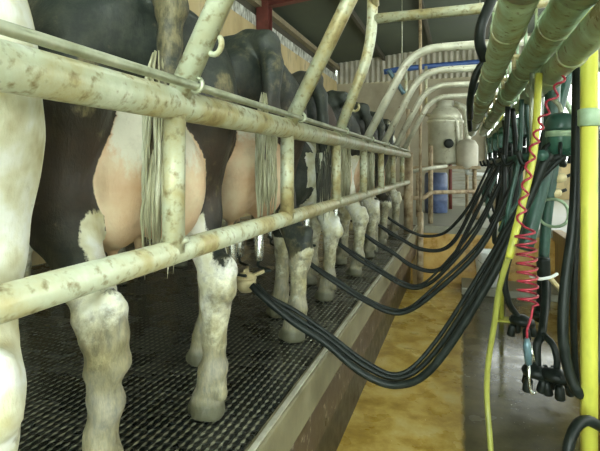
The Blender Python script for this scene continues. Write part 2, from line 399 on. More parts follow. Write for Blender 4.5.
# roof steelwork
FY = 7.75
fr = thing('steel_portal_frame', 'red oxide steel column and cross beam standing against the beige left wall', 'steel frame', (WX + .1, FY, 0))
def rel(o, bm):
    for v in bm.verts: v.co -= o.location
    return bm
b_ = bmesh.new(); box(b_, (WX, FY - .10, Z(2.05)), (WX + .22, FY - .08, Z(2.9))); box(b_, (WX, FY + .08, Z(2.05)), (WX + .22, FY + .1, Z(2.9))); box(b_, (WX + .1, FY - .08, Z(2.05)), (WX + .12, FY + .08, Z(2.9)))
b2 = bmesh.new(); box(b2, (WX, FY - .045, PLAT), (WX + .10, FY + .045, Z(2.06)))
obj('column', rel(fr, b_), 'red_steel', fr)
obj('lower_post', rel(fr, b2), 'post_rust', fr)
bm = bmesh.new()
def beam(x0, x1, y, w, h, zo, bm):
    vs = []
    for x in (x0, x1):
        zt = roofz(x) - zo
        vs.append([bm.verts.new((x, y + a, zt + b)) for a, b in ((-w, -h), (w, -h), (w, 0), (-w, 0))])
    for k in range(4): bm.faces.new((vs[0][k], vs[0][(k + 1) % 4], vs[1][(k + 1) % 4], vs[1][k]))
    bm.faces.new(vs[0]); bm.faces.new(vs[1]); return bm
beam(WX, RX, FY, .07, .02, .0, bm); beam(WX, RX, FY, .012, .18, .0, bm); beam(WX, RX, FY, .07, .02, .18, bm)
obj('beam', rel(fr, bm), 'red_steel', fr)
for i, x in enumerate((-2.0, -0.7, 0.6, 1.9)):
    z = roofz(x)
    tag(obj('purlin', B((x - .035, BACKY, z - .13), (x + .035, ENDY, z - .005)), 'beam_dark'),
        ['dark timber purlin under the roof nearest the left wall', 'dark timber purlin under the roof above the platform edge',
         'dark timber purlin under the roof above the milk pipes', 'dark timber purlin under the roof nearest the right windows'][i], 'roof beam', 'purlins under the roof')
# fluorescent fittings
for i, y in enumerate((-1.0, 1.6, 4.2)):
    z = Z(2.62)
    t = thing('strip_light', ['strip light hanging over the pit behind the viewer', 'lit strip light over the near part of the pit', 'lit strip light over the far part of the pit'][i], 'light', (0.3, y, z), 0, 'strip lights over the pit')
    obj('housing', B((-.07, -.65, .03), (.07, .65, .09), .01), 'white_plastic', t)
    obj('tube', TU([(0, -.6, 0), (0, .6, 0)], .02), 'tube_lit', t, True)
    for yy in (-.5, .5): obj('hanger', TU([(0, yy, .085), (0, yy, roofz(.3) - z + .01)], .006, 6), 'rod', t)

# ------------------------------------------------------------------ stall rails
RXL = -0.60
ZU, ZL = Z(.139), Z(-.189)
BARS = [0.922 + 0.73 * i for i in range(7)]
st = thing('stall_rail', 'cream limescaled steel rump rail with bent hoop bars along the platform edge', 'stall rail', (RXL, 0, PLAT))
O = st.location
def L_(pts): return [Vector(p) - O for p in pts]
obj('upper_rail', TU(L_([(RXL, -1.6, ZU), (RXL, 6.0, ZU)]), .036, 20), 'rail', st, True)
obj('lower_rail', TU(L_([(RXL, -1.6, ZL), (RXL, 5.95, ZL)]), .027, 18), 'rail', st, True)
for i, y in enumerate(BARS):
    r = .027
    low = TU(L_([(RXL + .004, y - .012, ZL), (RXL, y, ZU)]), r * .92, 16)
    obj('lower_bar', low, 'rail', st, True)
    slope = 1.92
    if i == 2:
        path = [(RXL, y, ZU), (-.415, y, Z(.60)), (-.40, y, roofz(-.4) - .13)]
        pts = fillet(path, .16)
        hb = TU(L_(pts), r, 16); 
        tube(hb, L_([(-.40, y, Z(.735)), (.56, y, Z(.735))]), r * .92, 16)
        tube(hb, L_(fillet([(-.40, y, Z(.80)), (-.40, y - .10, Z(.92)), (-.44, y - .4, Z(.98))], .08)), r * .8, 12)
    else:
        zt = .742
        xt = RXL + (zt - .139) / slope
        pts = fillet([(RXL, y, ZU), (xt, y, Z(zt)), (.56, y, Z(zt))], .17)
        hb = TU(L_(pts), r, 16)
    h = obj('hoop_bar', hb, 'rail' if i < 3 else 'tube', st, True)
    if i == 2: slope = 2.49
    # eyelet that carries the control rod
    ex = RXL + (.175 - .139) / slope + r + .012
    obj('eyelet', TU(L_(ring_pts((ex - .004, y, Z(.178)), (0, 1, 0), .016, 14)), .005, 6), 'rod', h, True)
    if i in (0, 2):
        zz = .262 if i == 0 else .30
        xx = RXL + (zz - .139) / slope + r + .008
        obj('ring', TU(L_([p for p in ring_pts((xx, y, Z(zz)), (0.3, 1, 0), .021, 16)][:15]), .0065, 8), 'rail', h, True)
obj('end_post', TU(L_([(RXL, 6.0, PLAT), (RXL, 6.0, ZU + .03)]), .055, 16), 'post_rust', st, True)
for y in BARS:
    sl = bmesh.new(); lathe(sl, [(.030, -.006), (.033, -.003), (.029, .006)], Vector((RXL, y, ZL + .026)) - O, (0, 0, 1), 14)
    obj('weld_collar', sl, 'rail', st, True)
rodx = RXL + (.175 - .139) / 1.92 + .027 + .012 - .004
tag(obj('control_rod', TU([(rodx, -1.5, Z(.175)), (rodx, 5.6, Z(.175))], .0095, 10), 'rod', None, True), 'thin steel control rod threaded through eyelets above the upper rail', 'rod')

# slim rusty pole from roof to pit floor at the end of the stalls
px = W(418, 250, 6.3)
t = thing('steel_pole', 'slim rusty steel pole rising from the pit floor past the rail end to the roof', 'pole', (px.x + .03, px.y, 0))
obj('shaft', TU([(0, 0, 0), (0, 0, roofz(px.x) - .01)], .021, 12), 'post_rust', t, True)
obj('sleeve', TU([(0, 0, 0.0), (0, 0, 1.0)], .04, 12), 'post_rust', t, True)

# ------------------------------------------------------------------ overhead pipes
PIPES = [(.146, .44, .050, 'left green-tinged overhead milk pipe, nearest the cows'), (.282, .44, .051, 'middle green-tinged overhead pipe between two others'),
         (.325, .345, .041, 'lower right green-tinged overhead pipe in front of the yellow post')]
for i, (x, z, r, lab) in enumerate(PIPES):
    t = thing('overhead_pipe', lab, 'pipe', (x, 0, Z(z)), 0, 'overhead pipes')
    ye = 2.66 if i == 2 else 6.6
    obj('pipe', TU([(0, -1.5, 0), (0, ye, 0), (0, ye + .02, 0), (0, ye + .032, 0)], r, 24, [r, r, r * .85, r * .5]), 'pipe', t, True)
    if i == 2: obj('thin_extension', TU([(0, ye, 0), (0, 6.6, 0)], .027, 14), 'pipe', t, True)
    ys = [(1.20, 3.4, 5.5), (1.28, 3.2, 5.3), (2.05,)][i]
    for y in ys:
        obj('coupling', LA([(r + .001, -.055), (r + .007, -.05), (r + .007, -.012), (r + .011, -.008), (r + .011, .008), (r + .007, .012), (r + .007, .05), (r + .001, .055)], (0, y, 0), (0, 1, 0), 24), 'pipe', t, True)
    for k, y in enumerate(BARS[1:]):
        if i == 2: r = .041 if y < 2.6 else .027
        top = .742 - z - .02 if i < 2 else .742 - z - .02
        hb = bmesh.new(); tube(hb, [(0, y, r * .8), (0, y, top)], .007, 8)
        tube(hb, ring_pts((0, y, 0), (0, 1, 0), r + .001, 20), .005, 6)
        obj('hanger', hb, 'pipe', t, True)

# blue pipe towards the far end
bp = [W(384, 72, 7.4), W(402, 69, 7.4), W(432, 66, 7.4), W(480, 62, 7.4), W(520, 59, 7.4)]
t = thing('water_pipe', 'blue plastic pipe crossing high up behind the bent hoop bars', 'pipe', tuple(bp[0]))
obj('pipe', TU([p - bp[0] for p in spline(bp, 6)], .042, 14), 'blue', t, True)
dn = [W(388, 70, 7.2), W(394, 78, 7.2), W(404, 94, 7.2)]
obj('branch', TU([p - bp[0] for p in spline(dn, 6)], .036, 12), 'grey_blue', t, True)
for q in (406, 426):
    a = W(q, 66, 7.2) - bp[0]; bq = W(q, 108, 7.2) - bp[0]
    obj('standpipe', TU([a, bq], .022, 10), 'rail', t, True)
for q in (1, 3):
    obj('hanger', TU([bp[q] - bp[0], Vector((bp[q].x, bp[q].y, roofz(bp[q].x))) - bp[0]], .008, 8), 'rod', t, True)

# ------------------------------------------------------------------ cows
def rc(P, a, b, ra, rb):
    a = np.array(a, np.float32); b = np.array(b, np.float32); ba = b - a
    pa = P - a; h = np.clip((pa @ ba) / float(ba @ ba), 0, 1)
    d = np.sqrt(((pa - h[..., None] * ba) ** 2).sum(-1))
    return d - (ra + (rb - ra) * h)
def el(P, c, r):
    q = (P - np.array(c, np.float32)) / np.array(r, np.float32)
    k = np.sqrt((q * q).sum(-1)); q2 = q / np.array(r, np.float32)
    g = np.sqrt((q2 * q2).sum(-1)) + 1e-6
    return k * (k - 1) / g
def smin(a, b, k):
    h = np.clip(0.5 + 0.5 * (b - a) / k, 0, 1)
    return b + (a - b) * h - k * h * (1 - h)
def cow_sdf(P, pose):
    px_ = P[..., 0]
    Q = P.copy(); s_ = np.where(P[..., 1] < 0, -1.0, 1.0); Q[..., 1] = np.abs(P[..., 1])   # mirrored half
    d = el(P, (1.04, 0, .99), (.76, .305, .37))
    d = smin(d, el(P, (.34, 0, 1.13), (.34, .24, .21)), .10)
    d = smin(d, rc(P, (.10, 0, 1.30), (1.5, 0, 1.32), .06, .09), .12)          # spine
    d = smin(d, rc(Q, (.50, .22, 1.27), (.52, .25, 1.24), .055, .05), .09)      # hooks
    d = smin(d, rc(Q, (.06, .11, 1.20), (.09, .12, 1.16), .05, .055), .08)      # pins
    d = smin(d, el(P, (1.58, 0, .96), (.36, .26, .38)), .12)
    d = smin(d, rc(P, (1.7, 0, 1.15), (2.1, 0, 1.22), .21, .135), .12)
    d = smin(d, rc(P, (2.12, 0, 1.24), (2.50, 0, 1.02), .115, .07), .06)
    d = smin(d, el(P, (2.50, 0, 1.01), (.08, .075, .06)), .03)
    d = smin(d, rc(Q, (2.05, .10, 1.30), (2.03, .26, 1.27), .03, .035), .03)
    # hind quarters
    for sgn in (1, -1):
        m = (P[..., 1] * sgn) > -0.14
        Qs = P[m]; Qs = Qs * np.array((1, sgn, 1), np.float32)
        fx = pose['hind'][0 if sgn > 0 else 1] - .06
        e = el(Qs, (.24, .20, 1.0), (.25, .132, .30))
        e = smin(e, el(Qs, (.42, .22, .85), (.17, .09, .22)), .08)
        e = smin(e, rc(Qs, (.21, .205, .86), (.18 + fx * .4, .215, .66), .115, .08), .08)
        e = smin(e, rc(Qs, (.19 + fx * .4, .215, .66), (.07 + fx * .8, .21, .45), .070, .048), .05)
        e = smin(e, rc(Qs, (.025 + fx * .8, .21, .50), (.03 + fx * .8, .21, .42), .026, .038), .03)
        e = smin(e, rc(Qs, (.07 + fx * .8, .21, .45), (.08 + fx, .21, .36), .050, .043), .03)
        e = smin(e, rc(Qs, (.08 + fx, .21, .36), (.09 + fx, .21, .17), .041, .036), .03)
        e = smin(e, rc(Qs, (.095 + fx, .21, .15), (.10 + fx, .21, .13), .044, .044), .03)
        e = smin(e, rc(Qs, (.055 + fx, .21, .10), (.05 + fx, .21, .085), .02, .016), .02)
        e = smin(e, rc(Qs, (.11 + fx, .21, .10), (.12 + fx, .21, .05), .044, .049), .02)
        e = smin(e, rc(Qs, (.115 + fx, .21, .02), (.15 + fx, .21, .015), .053, .046), .015)
        # fore leg
        gx = pose['fore'][0 if sgn > 0 else 1]
        e2 = el(Qs, (1.58, .21, .95), (.20, .085, .28))
        e2 = smin(e2, rc(Qs, (1.58, .19, .80), (1.55 + gx * .4, .17, .48), .10, .06), .08)
        e2 = smin(e2, rc(Qs, (1.55 + gx * .4, .17, .46), (1.55 + gx * .5, .17, .40), .058, .05), .03)
        e2 = smin(e2, rc(Qs, (1.55 + gx * .5, .17, .40), (1.56 + gx, .17, .15), .043, .038), .03)
        e2 = smin(e2, rc(Qs, (1.56 + gx, .17, .14), (1.57 + gx, .17, .12), .045, .045), .03)
        e2 = smin(e2, rc(Qs, (1.58 + gx, .17, .10), (1.60 + gx, .17, .05), .044, .055), .02)
        e2 = smin(e2, rc(Qs, (1.59 + gx, .17, .02), (1.64 + gx, .17, .015), .06, .05), .015)
        e = np.minimum(e, e2)
        d[m] = smin(d[m], e, .07)
    # tail
    sw = pose['tail']
    tp = [(.10, 0, 1.335), (.0, 0, 1.31), (-.05, sw * .2, 1.22), (-.06, sw * .6, 1.02), (-.045, sw, .82)]
    rr = [.05, .046, .036, .03, .024]
    t = None
    for i in range(4):
        q = rc(P, tp[i], tp[i + 1], rr[i], rr[i + 1]); t = q if t is None else smin(t, q, .03)
    d = smin(d, t, .025)
    # udder
    ux = pose.get('ux', 0)
    u = el(P, (.21, 0, .80), (.225, .165, .22))
    u = smin(u, el(Q, (.12, .085, .745), (.125, .098, .18)), .025)
    u = smin(u, el(Q, (.32, .085, .74), (.125, .098, .16)), .025)
    for x in (.13, .27):
        u = smin(u, rc(Q, (x, .075, .60), (x, .078, .53), .018, .012), .02)
    udd = d - u
    d = smin(d, u, .02)
    return np.maximum(d, -P[..., 2] + .002), udd
def surface_nets(F, org, h):
    nx, ny, nz = F.shape; S = F < 0
    acc = np.zeros((nx - 1, ny - 1, nz - 1, 3), np.float32); cnt = np.zeros((nx - 1, ny - 1, nz - 1), np.float32)
    def sl(o): return F[o[0]:nx - 1 + o[0], o[1]:ny - 1 + o[1], o[2]:nz - 1 + o[2]]
    cs = [(i, j, k) for i in (0, 1) for j in (0, 1) for k in (0, 1)]
    for a in cs:
        for ax in range(3):
            if a[ax]: continue
            b = list(a); b[ax] = 1
            fa, fb = sl(a), sl(b); m = (fa < 0) != (fb < 0)
            t = np.where(m, fa / np.where(m, fa - fb, 1), 0)
            for c in range(3): acc[..., c] += np.where(m, a[c] + (t if c == ax else 0), 0)
            cnt += m
    act = cnt > 0; idx = np.full(act.shape, -1, np.int64); idx[act] = np.arange(act.sum())
    ijk = np.argwhere(act)
    V = (ijk + acc[act] / cnt[act][:, None]) * h + np.array(org)
    quads = []
    for ax in range(3):
        o1, o2 = [(1, 2), (2, 0), (0, 1)][ax]
        s0 = [slice(1, -1)] * 3; s0[ax] = slice(0, -1); s1 = [slice(1, -1)] * 3; s1[ax] = slice(1, None)
        a, b = S[tuple(s0)], S[tuple(s1)]; e = np.argwhere(a != b)
        if not len(e): continue
        ins = a[tuple(e.T)]; off = np.array([1, 1, 1]); off[ax] = 0
        base = e + off
        def cell(d1, d2):
            q = base.copy(); q[:, o1] += d1; q[:, o2] += d2; return idx[tuple(q.T)]
        q = np.stack([cell(-1, -1), cell(0, -1), cell(0, 0), cell(-1, 0)], 1)
        q[~ins] = q[~ins][:, ::-1]; quads.append(q)
    return V, np.concatenate(quads)
H = 0.0135
ax = [np.arange(-.26, 2.66, H, dtype=np.float32), np.arange(-.42, .425, H, dtype=np.float32), np.arange(-.03, 1.52, H, dtype=np.float32)]
G = np.stack(np.meshgrid(*ax, indexing='ij'), -1)
POSES = [dict(hind=(-.13, .03), fore=(0, .08), tail=.045), dict(hind=(.08, -.01), fore=(.1, 0), tail=.05), dict(hind=(.02, .03), fore=(.05, 0), tail=-.02)]
BODIES = []
for p in POSES:
    F, _ = cow_sdf(G, p)
    V, Qd = surface_nets(F, (ax[0][0], ax[1][0], ax[2][0]), H)
    V = V.astype(np.float32)
    _, udd = cow_sdf(V, p)
    BODIES.append((V, Qd, udd))
del G
def field(P, seed, f):
    r = np.random.RandomState(seed); o = np.zeros(len(P))
    for k in range(6):
        w = r.normal(size=3) * f; o += np.sin(P @ w + r.uniform(0, 6.28))
    return o / 3.0
SM = lambda x, a, b: np.clip((x - a) / (b - a), 0, 1)
PHI = math.radians(24)
U = Vector((-math.cos(PHI), math.sin(PHI), 0))
COWY = [.385, 1.16, 1.91, 2.62, 3.34, 4.08, 4.82, 5.52]
XO = -.79
LABELS = ['cow with a white right hind leg and thigh, nearest the viewer at the left edge',
          'black cow with big pink udder between muddy white legs, second from the viewer',
          'dark cow with a pale pink udder and arched tail head, third from the viewer',
          'black and white cow with a dark patch on its white thigh, fourth from the viewer',
          'dark cow with a tan udder and white legs, fifth from the viewer',
          'dark cow with dirty white lower legs, sixth from the viewer',
          'black cow with white shins, seventh from the viewer',
          'cow furthest from the viewer, last in the row before the end post']
def cow_attrs(k, V, udd):
    x, y, z = V[:, 0], V[:, 1], V[:, 2]
    n = field(V, 11 + k, 5.0); n2 = field(V, 51 + k, 14.0)
    pink = SM(udd, -.006, .010)
    uw = np.zeros(len(V)); brown = np.zeros(len(V)); dirt = np.full(len(V), .28)
    white = np.full(len(V), -1.0)
    leg = SM(z, .64, .50) * 2 - 1
    fries = np.clip((n - .55) * 2.0, -1, 1)
    if k == 0:
        white = np.where(y < .12 + .05 * n, 1.0, -1.0); white = np.where(x > 1.3, -1, white)
        dirt = np.full(len(V), .22) + .18 * (n2 > .6)
    elif k == 1:
        white = np.maximum(SM(.53 - z + .05 * n2, -.05, .05), SM(.68 - z + .04 * n2, -.04, .04) * SM(.205 + .03 * n2 - np.abs(y), -.02, .02)) * 2 - 1
        brown = .8 * SM(z, .5, .7) * SM(z, 1.10, .85) * SM(x, .5, .2) * SM(n, -1.2, .6)
        uw = SM(z, .66, .90) * SM(np.abs(y), .22, .10) * pink
        dirt = .34 + .16 * SM(z, .52, .42) * SM(x, .06, -.04) + .12 * SM(z, .34, .2)
        dirt = dirt + .18 * (x < 0) * (z > .8)
    elif k == 2:
        white = SM(.46 - z + .12 * n2, -.1, .1) * 2 - 1
        brown = .75 * SM(z, .5, .75) * SM(z, 1.2, .95) * SM(x, .6, .3)
        uw = SM(z, .82, .95) * SM(np.abs(y), .2, .1) * pink * .8
        dirt = .38 + .10 * SM(z, .5, .3)
    elif k == 3:
        patch = (z > .84 + .03 * n2) & (z < 1.2) & (np.abs(y + .17) < .065 + .02 * n)
        white = np.where((y < .0 + .03 * n2) & (z < 1.02 + .06 * n), 1.0, np.where(z < .45 + .05 * n2, 1.0, -1.0)); white = np.where(patch, -1, white)
        brown = np.where(patch, 1.0, .3 * SM(z, 1.2, 1.3))
        white = np.where((z > 1.21) & (y < -.12) & (y > -.23) & (x > .2) & (x < .48), 1.0, white)
        white = np.where(x > .7, fries, white)
        pink = pink * .3
        dirt = .32 + .14 * SM(z, .5, .3)
    else:
        white = np.maximum(leg, np.where(x > .5, fries, -1)) if k != 7 else np.maximum(leg, fries)
        if k == 4: white = np.where((z < .9) & (y < -.12), 1.0, white); uw = SM(z, .8, .95) * pink * .7
        if k == 6: white = SM(z, .52, .40) * 2 - 1
        brown = (.8 if k == 5 else .4) * SM(z, 1.3, .9)
        dirt = .34 + .14 * SM(z, .5, .2)
    white = np.where(np.abs(pink) > .5, -1, white)
    white = np.where((x < .02) & (z > .70) & (k != 0), np.where((z < .9) & (np.abs(y) < .06), .4, white), white)
    dirt = dirt + (.10 * SM(z, .55, .35) + .16 * SM(z, .22, .06)) * (k != 0) + .10 * SM(n2, .3, .9) * SM(z, .6, .5)
    hoof = SM(z, .085, .035)
    return dict(white=white * .6, pink=pink, brown=brown, udder_white=uw, dirt=dirt, hoof=hoof)
cows = []
for k, yo in enumerate(COWY):
    V, Qd, udd = BODIES[[2, 0, 1, 2, 1, 2, 0, 1][k]]
    t = thing('cow', LABELS[k], 'cow', (XO, yo, PLAT), PI - PHI, 'cows standing tail to the pit')
    if k in (1, 2): t.scale = (1.06, 1.06, 1.03)
    me = bpy.data.meshes.new('body')
    r = np.random.RandomState(k)
    # small individual relief: caked dirt on legs and tail
    me.from_pydata(V.tolist(), [], Qd.tolist())
    me.update()
    N = np.zeros(len(V) * 3, np.float32); me.vertices.foreach_get('normal', N); N = N.reshape(-1, 3)
    amp = .0035 * SM(V[:, 2], .8, .4) + .004 * (V[:, 0] < -.01)
    V2 = V + N * (field(V, 80 + k, 38.0) * amp)[:, None] + N * (field(V, 90 + k, 5.0) * .008 * SM(V[:, 2], .5, .8))[:, None]
    V2[:, 2] = np.maximum(V2[:, 2], .001)
    me.vertices.foreach_set('co', V2.astype(np.float32).ravel()); me.update()
    me.polygons.foreach_set('use_smooth', [True] * len(me.polygons))
    for nme, val in cow_attrs(k, V, udd).items():
        a = me.attributes.new(nme, 'FLOAT', 'POINT'); a.data.foreach_set('value', np.asarray(val, np.float32))
    me.materials.append(M['coat'])
    bo = bpy.data.objects.new('body', me); C.objects.link(bo); bo.parent = t
    # switch of the tail: strands of hair
    sw = POSES[[2, 0, 1, 2, 1, 2, 0, 1][k]]['tail']
    bm = bmesh.new(); rnd = random.Random(k)
    top = Vector((-.05, sw, .90)); ln = [.30, .29, .26, .28, .28, .28, .28, .28][k]
    for s in range(190):
        a = rnd.uniform(0, 2 * PI); q = rnd.uniform(0, 1) ** .5
        z0 = rnd.uniform(-.12, .20)
        p0 = top + Vector((math.cos(a) * .018 * q, math.sin(a) * .018 * q, z0))
        L1 = ln * rnd.uniform(.55, 1.0); sp = .030 * q + rnd.uniform(0, .006)
        p1 = p0 + Vector((math.cos(a) * sp * .8 - .004, math.sin(a) * sp * .8, -L1 * .5)); p2 = p0 + Vector((math.cos(a) * sp * .6, math.sin(a) * sp * .6, -L1))
        rr = rnd.uniform(.002, .0042)
        tube(bm, spline([p0, p1, p2], 4), 1, 5, [rr * .7, rr, rr * 1.1, rr * 1.1, rr * 1.1, rr, rr * .8, rr * .5, rr * .15])
    obj('tail_switch', bm, 'hair_dark' if k in (3, 6) else 'hair_pale', t, True)
    for s in (1, -1):
        e = obj('eye', LA([(.002, -.018), (.013, -.012), (.018, 0), (.013, .012), (.002, .018)], (2.2, s * .092, 1.235), (0, 1, 0), 10), 'rubber', t, True)
    cows.append(t)

# ------------------------------------------------------------------ milking clusters under the udders
ORD = ['second', 'third', 'fourth', 'fifth', 'sixth', 'seventh', 'last']
def make_cluster(label):
    t = thing('milking_cluster', label, 'milking cluster', (0, 0, 0), 0, 'milking clusters on the cows')
    # local frame of the cow; claw hangs at x=.12
    cx, cz = .13, .30
    obj('claw_bowl', LA([(.004, -.045), (.026, -.04), (.042, -.02), (.046, .005), (.044, .018)], (cx, 0, cz), (0, 0, 1), 20), 'cream', t, True)
    tp = LA([(.047, .018), (.047, .028), (.03, .042), (.014, .046), (.012, .06), (.002, .062)], (cx, 0, cz), (0, 0, 1), 20)
    for sx in (-1, 1):
        for sy in (-1, 1):
            tube(tp, [(cx + sx * .02, sy * .02, cz + .03), (cx + sx * .058, sy * .058, cz + .052)], .009, 8)
    obj('claw_top', tp, 'cream', t, True)
    for sx in (-1, 1):
        for sy in (-1, 1):
            tx = .20 + sx * .07; ty = sy * .078
            c = obj('teat_cup', LA([(.012, 0), (.019, .006), (.0215, .03), (.0215, .125), (.019, .135), (.017, .14)], (tx, ty, .385), (sx * -.04, sy * .05, 1), 16), 'steel', t, True)
            obj('liner', LA([(.016, .138), (.021, .142), (.021, .165), (.012, .17)], (tx, ty, .385), (sx * -.04, sy * .05, 1), 14), 'rubber', c, True)
            obj('short_milk_tube', TU(spline([(tx, ty, .392), (tx - sx * .006, ty + sy * .004, .36), (cx + sx * .075, sy * .075, cz + .055), (cx + sx * .052, sy * .052, cz + .050)], 6), .0065, 8), 'rubber', c, True)
    return t
cl0 = None
for i in range(1, 7):
    k = i + 1
    lab = 'steel four cup milking cluster on the udder of the %s cow from the viewer' % ORD[i] if i < 6 else 'steel four cup milking cluster on the udder of the furthest cow'
    loc = (XO, COWY[k], PLAT)
    if cl0 is None:
        cl0 = make_cluster(lab); cl0.location = loc; cl0.rotation_euler = (0, 0, PI - PHI)
    else: dup(cl0, loc, PI - PHI, lab)

# ------------------------------------------------------------------ pulsators and hoses per station
def cw(k, x, y, z):
    a = PI - PHI
    return Vector((XO + x * math.cos(a) - y * math.sin(a), COWY[k] + x * math.sin(a) + y * math.cos(a), PLAT + z))
def make_pulsator(label):
    t = thing('pulsator', label, 'pulsator', (0, 0, 0), 0, 'pulsators under the overhead pipes')
    obj('body', B((-.04, -.05, -.14), (.045, .05, -.03), .012), 'green_plastic', t)
    obj('cap', LA([(.038, -.03), (.038, 0), (.03, .02), (.012, .03), (.002, .031)], (0, 0, 0), (0, 0, 1), 18), 'green_plastic', t, True)
    for x, y in ((-.02, -.025), (-.02, .025), (.02, -.025), (.02, .025)):
        obj('nipple', TU([(x, y, -.13), (x, y, -.185)], .010, 8), 'rubber', t, True)
    return t
pul0 = None; hosebase = []
for i in range(6):
    k = i + 2; y = COWY[k] + .05
    loc = (.325, y, Z(.345 - .027 - .03))
    lab = 'small dark green pulsator box under the lower pipe, %s from the viewer' % (['', 'first', 'second', 'third', 'fourth', 'furthest'][i])
    hosebase.append(Vector(loc) if i else W(557, 160, 1.86) + Vector((0, 0, .17)))
    if i == 0: continue
    if pul0 is None: pul0 = make_pulsator(lab); pul0.location = loc
    else: dup(pul0, loc, 0, lab)
low = {2: (-.235, -.875), 3: (-.27, -.79), 4: (-.26, -.83), 5: (-.2, -.87), 6: (-.18, -.82), 7: (-.20, -.76)}
WORD = {2: 'third', 3: 'fourth', 4: 'fifth', 5: 'sixth', 6: 'seventh', 7: 'furthest'}
for k in range(2, 8):
    y = COWY[k] + .06; rn = random.Random(k + 5)
    for s in range(3 if k == 2 else 2):
        r = (.0155, .011, .009)[s] if k == 2 else (.0125, .0085)[s]
        c0 = cw(k, .075, .016 * (1 - s), .30)
        lx, lz = low[k]
        dy = (-.02, .022, .045)[s] + rn.uniform(-.01, .01); dz = (0, .025, .05)[s] + rn.uniform(0, .02)
        e = hosebase[k - 2] + Vector(((-.02, .02, .02)[s], (-.025, -.025, .025)[s], -.19))
        pts = [c0, c0 + Vector((.06, 0, -.05)), Vector((-.68, y - .01 + dy * .5, PLAT + .15 + dz * .7)), Vector((EDGE + .01, y + dy * .6, PLAT + .075 + dz * .5)),
               Vector((-.38, y + dy, (Z(lz) + PLAT + .04) / 2 - .02 + dz * .4)), Vector((lx, y + dy, Z(lz) + dz * .3)), Vector((lx + .14, y + dy * 1.6, Z(lz) + .10 + dz)),
               Vector((.10, y + dy * 1.8, Z(-.44) + dz)), Vector((.24, y + dy * 1.4, Z(-.12))), Vector((.30 + .03 * s, y + dy, Z(.03))), e]
        tag(obj('rubber_hose', TU(spline(pts, 9), r, 10), 'rubber', None, True),
            ('thick black milk hose', 'nearer thin black pulse hose', 'further thin black pulse hose')[s] + ' looping over the edge from the %s cow' % WORD[k], 'hose', 'hoses looping from the clusters')
# hoses that rise from the left pipe to the hoop bars
def hose(label, pts, r, mat='rubber', cat='hose', group=None, name='rubber_hose', k=9, seg=10):
    return tag(obj(name, TU(spline(pts, k), r, seg), mat, None, True), label, cat, group)
hose('thick black hose curling up from the left pipe past the nearest bent bar', [W(497, -14, 1.9), W(488, 8, 1.9), W(481, 26, 1.9), W(480, 44, 1.92), W(485, 60, 1.95)], .021)
hose('black hose sagging beside the left pipe below the thick curled hose', [W(486, 60, 2.3), W(478, 70, 2.3), W(473, 84, 2.32), W(470, 102, 2.4), W(470, 118, 2.6)], .017)
hose('thin black hose hanging between the far tube ends', [W(480, 84, 3.0), W(473, 92, 3.0), W(469, 108, 3.1), W(470, 130, 3.3)], .016)

# small fittings in the gap between the pipes
for i, (y, x) in enumerate([(2.2, .215), (2.75, .215), (3.4, .215), (4.1, .215), (4.9, .215)]):
    t = thing('milk_tap', 'small yellowed tap between the left and middle pipes, %s from the viewer' % ['first', 'second', 'third', 'fourth', 'fifth'][i], 'tap', (x, y, Z(.46)), 0, 'taps between the pipes')
    obj('stem', TU([(-.03, 0, 0), (.03, 0, 0)], .012, 10), 'cream', t, True)
    obj('handle', TU(fillet([(0, 0, 0), (0, 0, .05), (0, .05, .06)], .02), .008, 8), 'post_rust', t, True)
    obj('nozzle', TU([(0, 0, 0), (0, -.01, -.05)], .009, 8), 'cream', t, True)

# ------------------------------------------------------------------ right-hand equipment
def yellow_post(label, x, y, ztop, r):
    t = thing('yellow_post', label, 'post', (x, y, 0), 0, 'yellow posts in the pit')
    obj('shaft', TU([(0, 0, 0.012), (0, 0, ztop)], r, 20), 'yellow', t, True)
    obj('base_plate', B((-.08, -.08, 0), (.08, .08, .014), .003), 'yellow', t)
    obj('clamp', LA([(r + .001, -.03), (r + .008, -.026), (r + .008, .026), (r + .001, .03)], (0, 0, Z(.165)), (0, 0, 1), 18), 'pale_hose', t, True)
    b_ = TU([(r, 0, Z(.165)), (r + .07, 0, Z(.165))], .014, 10)
    obj('clamp_lug', b_, 'pale_hose', t, True)
    return t
pz = W(587, 100, 1.6)
yellow_post('thick yellow post in the foreground at the right edge', .412, pz.y + .02, Z(.742) - .03, .0265)
yellow_post('distant yellow post down the pit behind the hoses', .41, 5.42, Z(.742) - .03, .025)
# leaning yellow pipe and yellow hose
hose('leaning yellow pipe wound round by the red coiled air line', [W(539, 74, 1.72), W(534, 150, 1.67), W(522, 205, 1.64), W(509, 258, 1.6)], .013, 'yellow', 'pipe', None, 'yellow_pipe')
hose('thin yellow hose hanging down to the pit floor in front of the bucket', [W(508.5, 256, 1.62), W(500, 285, 1.66), W(494, 325, 1.72), W(488, 365, 1.77), W(487, 400, 1.8), W(490, 440, 1.76), W(494, 500, 1.74), W(496, 560, 1.73), W(506, 606, 1.75), W(530, 614, 1.75)], .0105, 'yellow_dull', 'hose', None, 'yellow_hose')
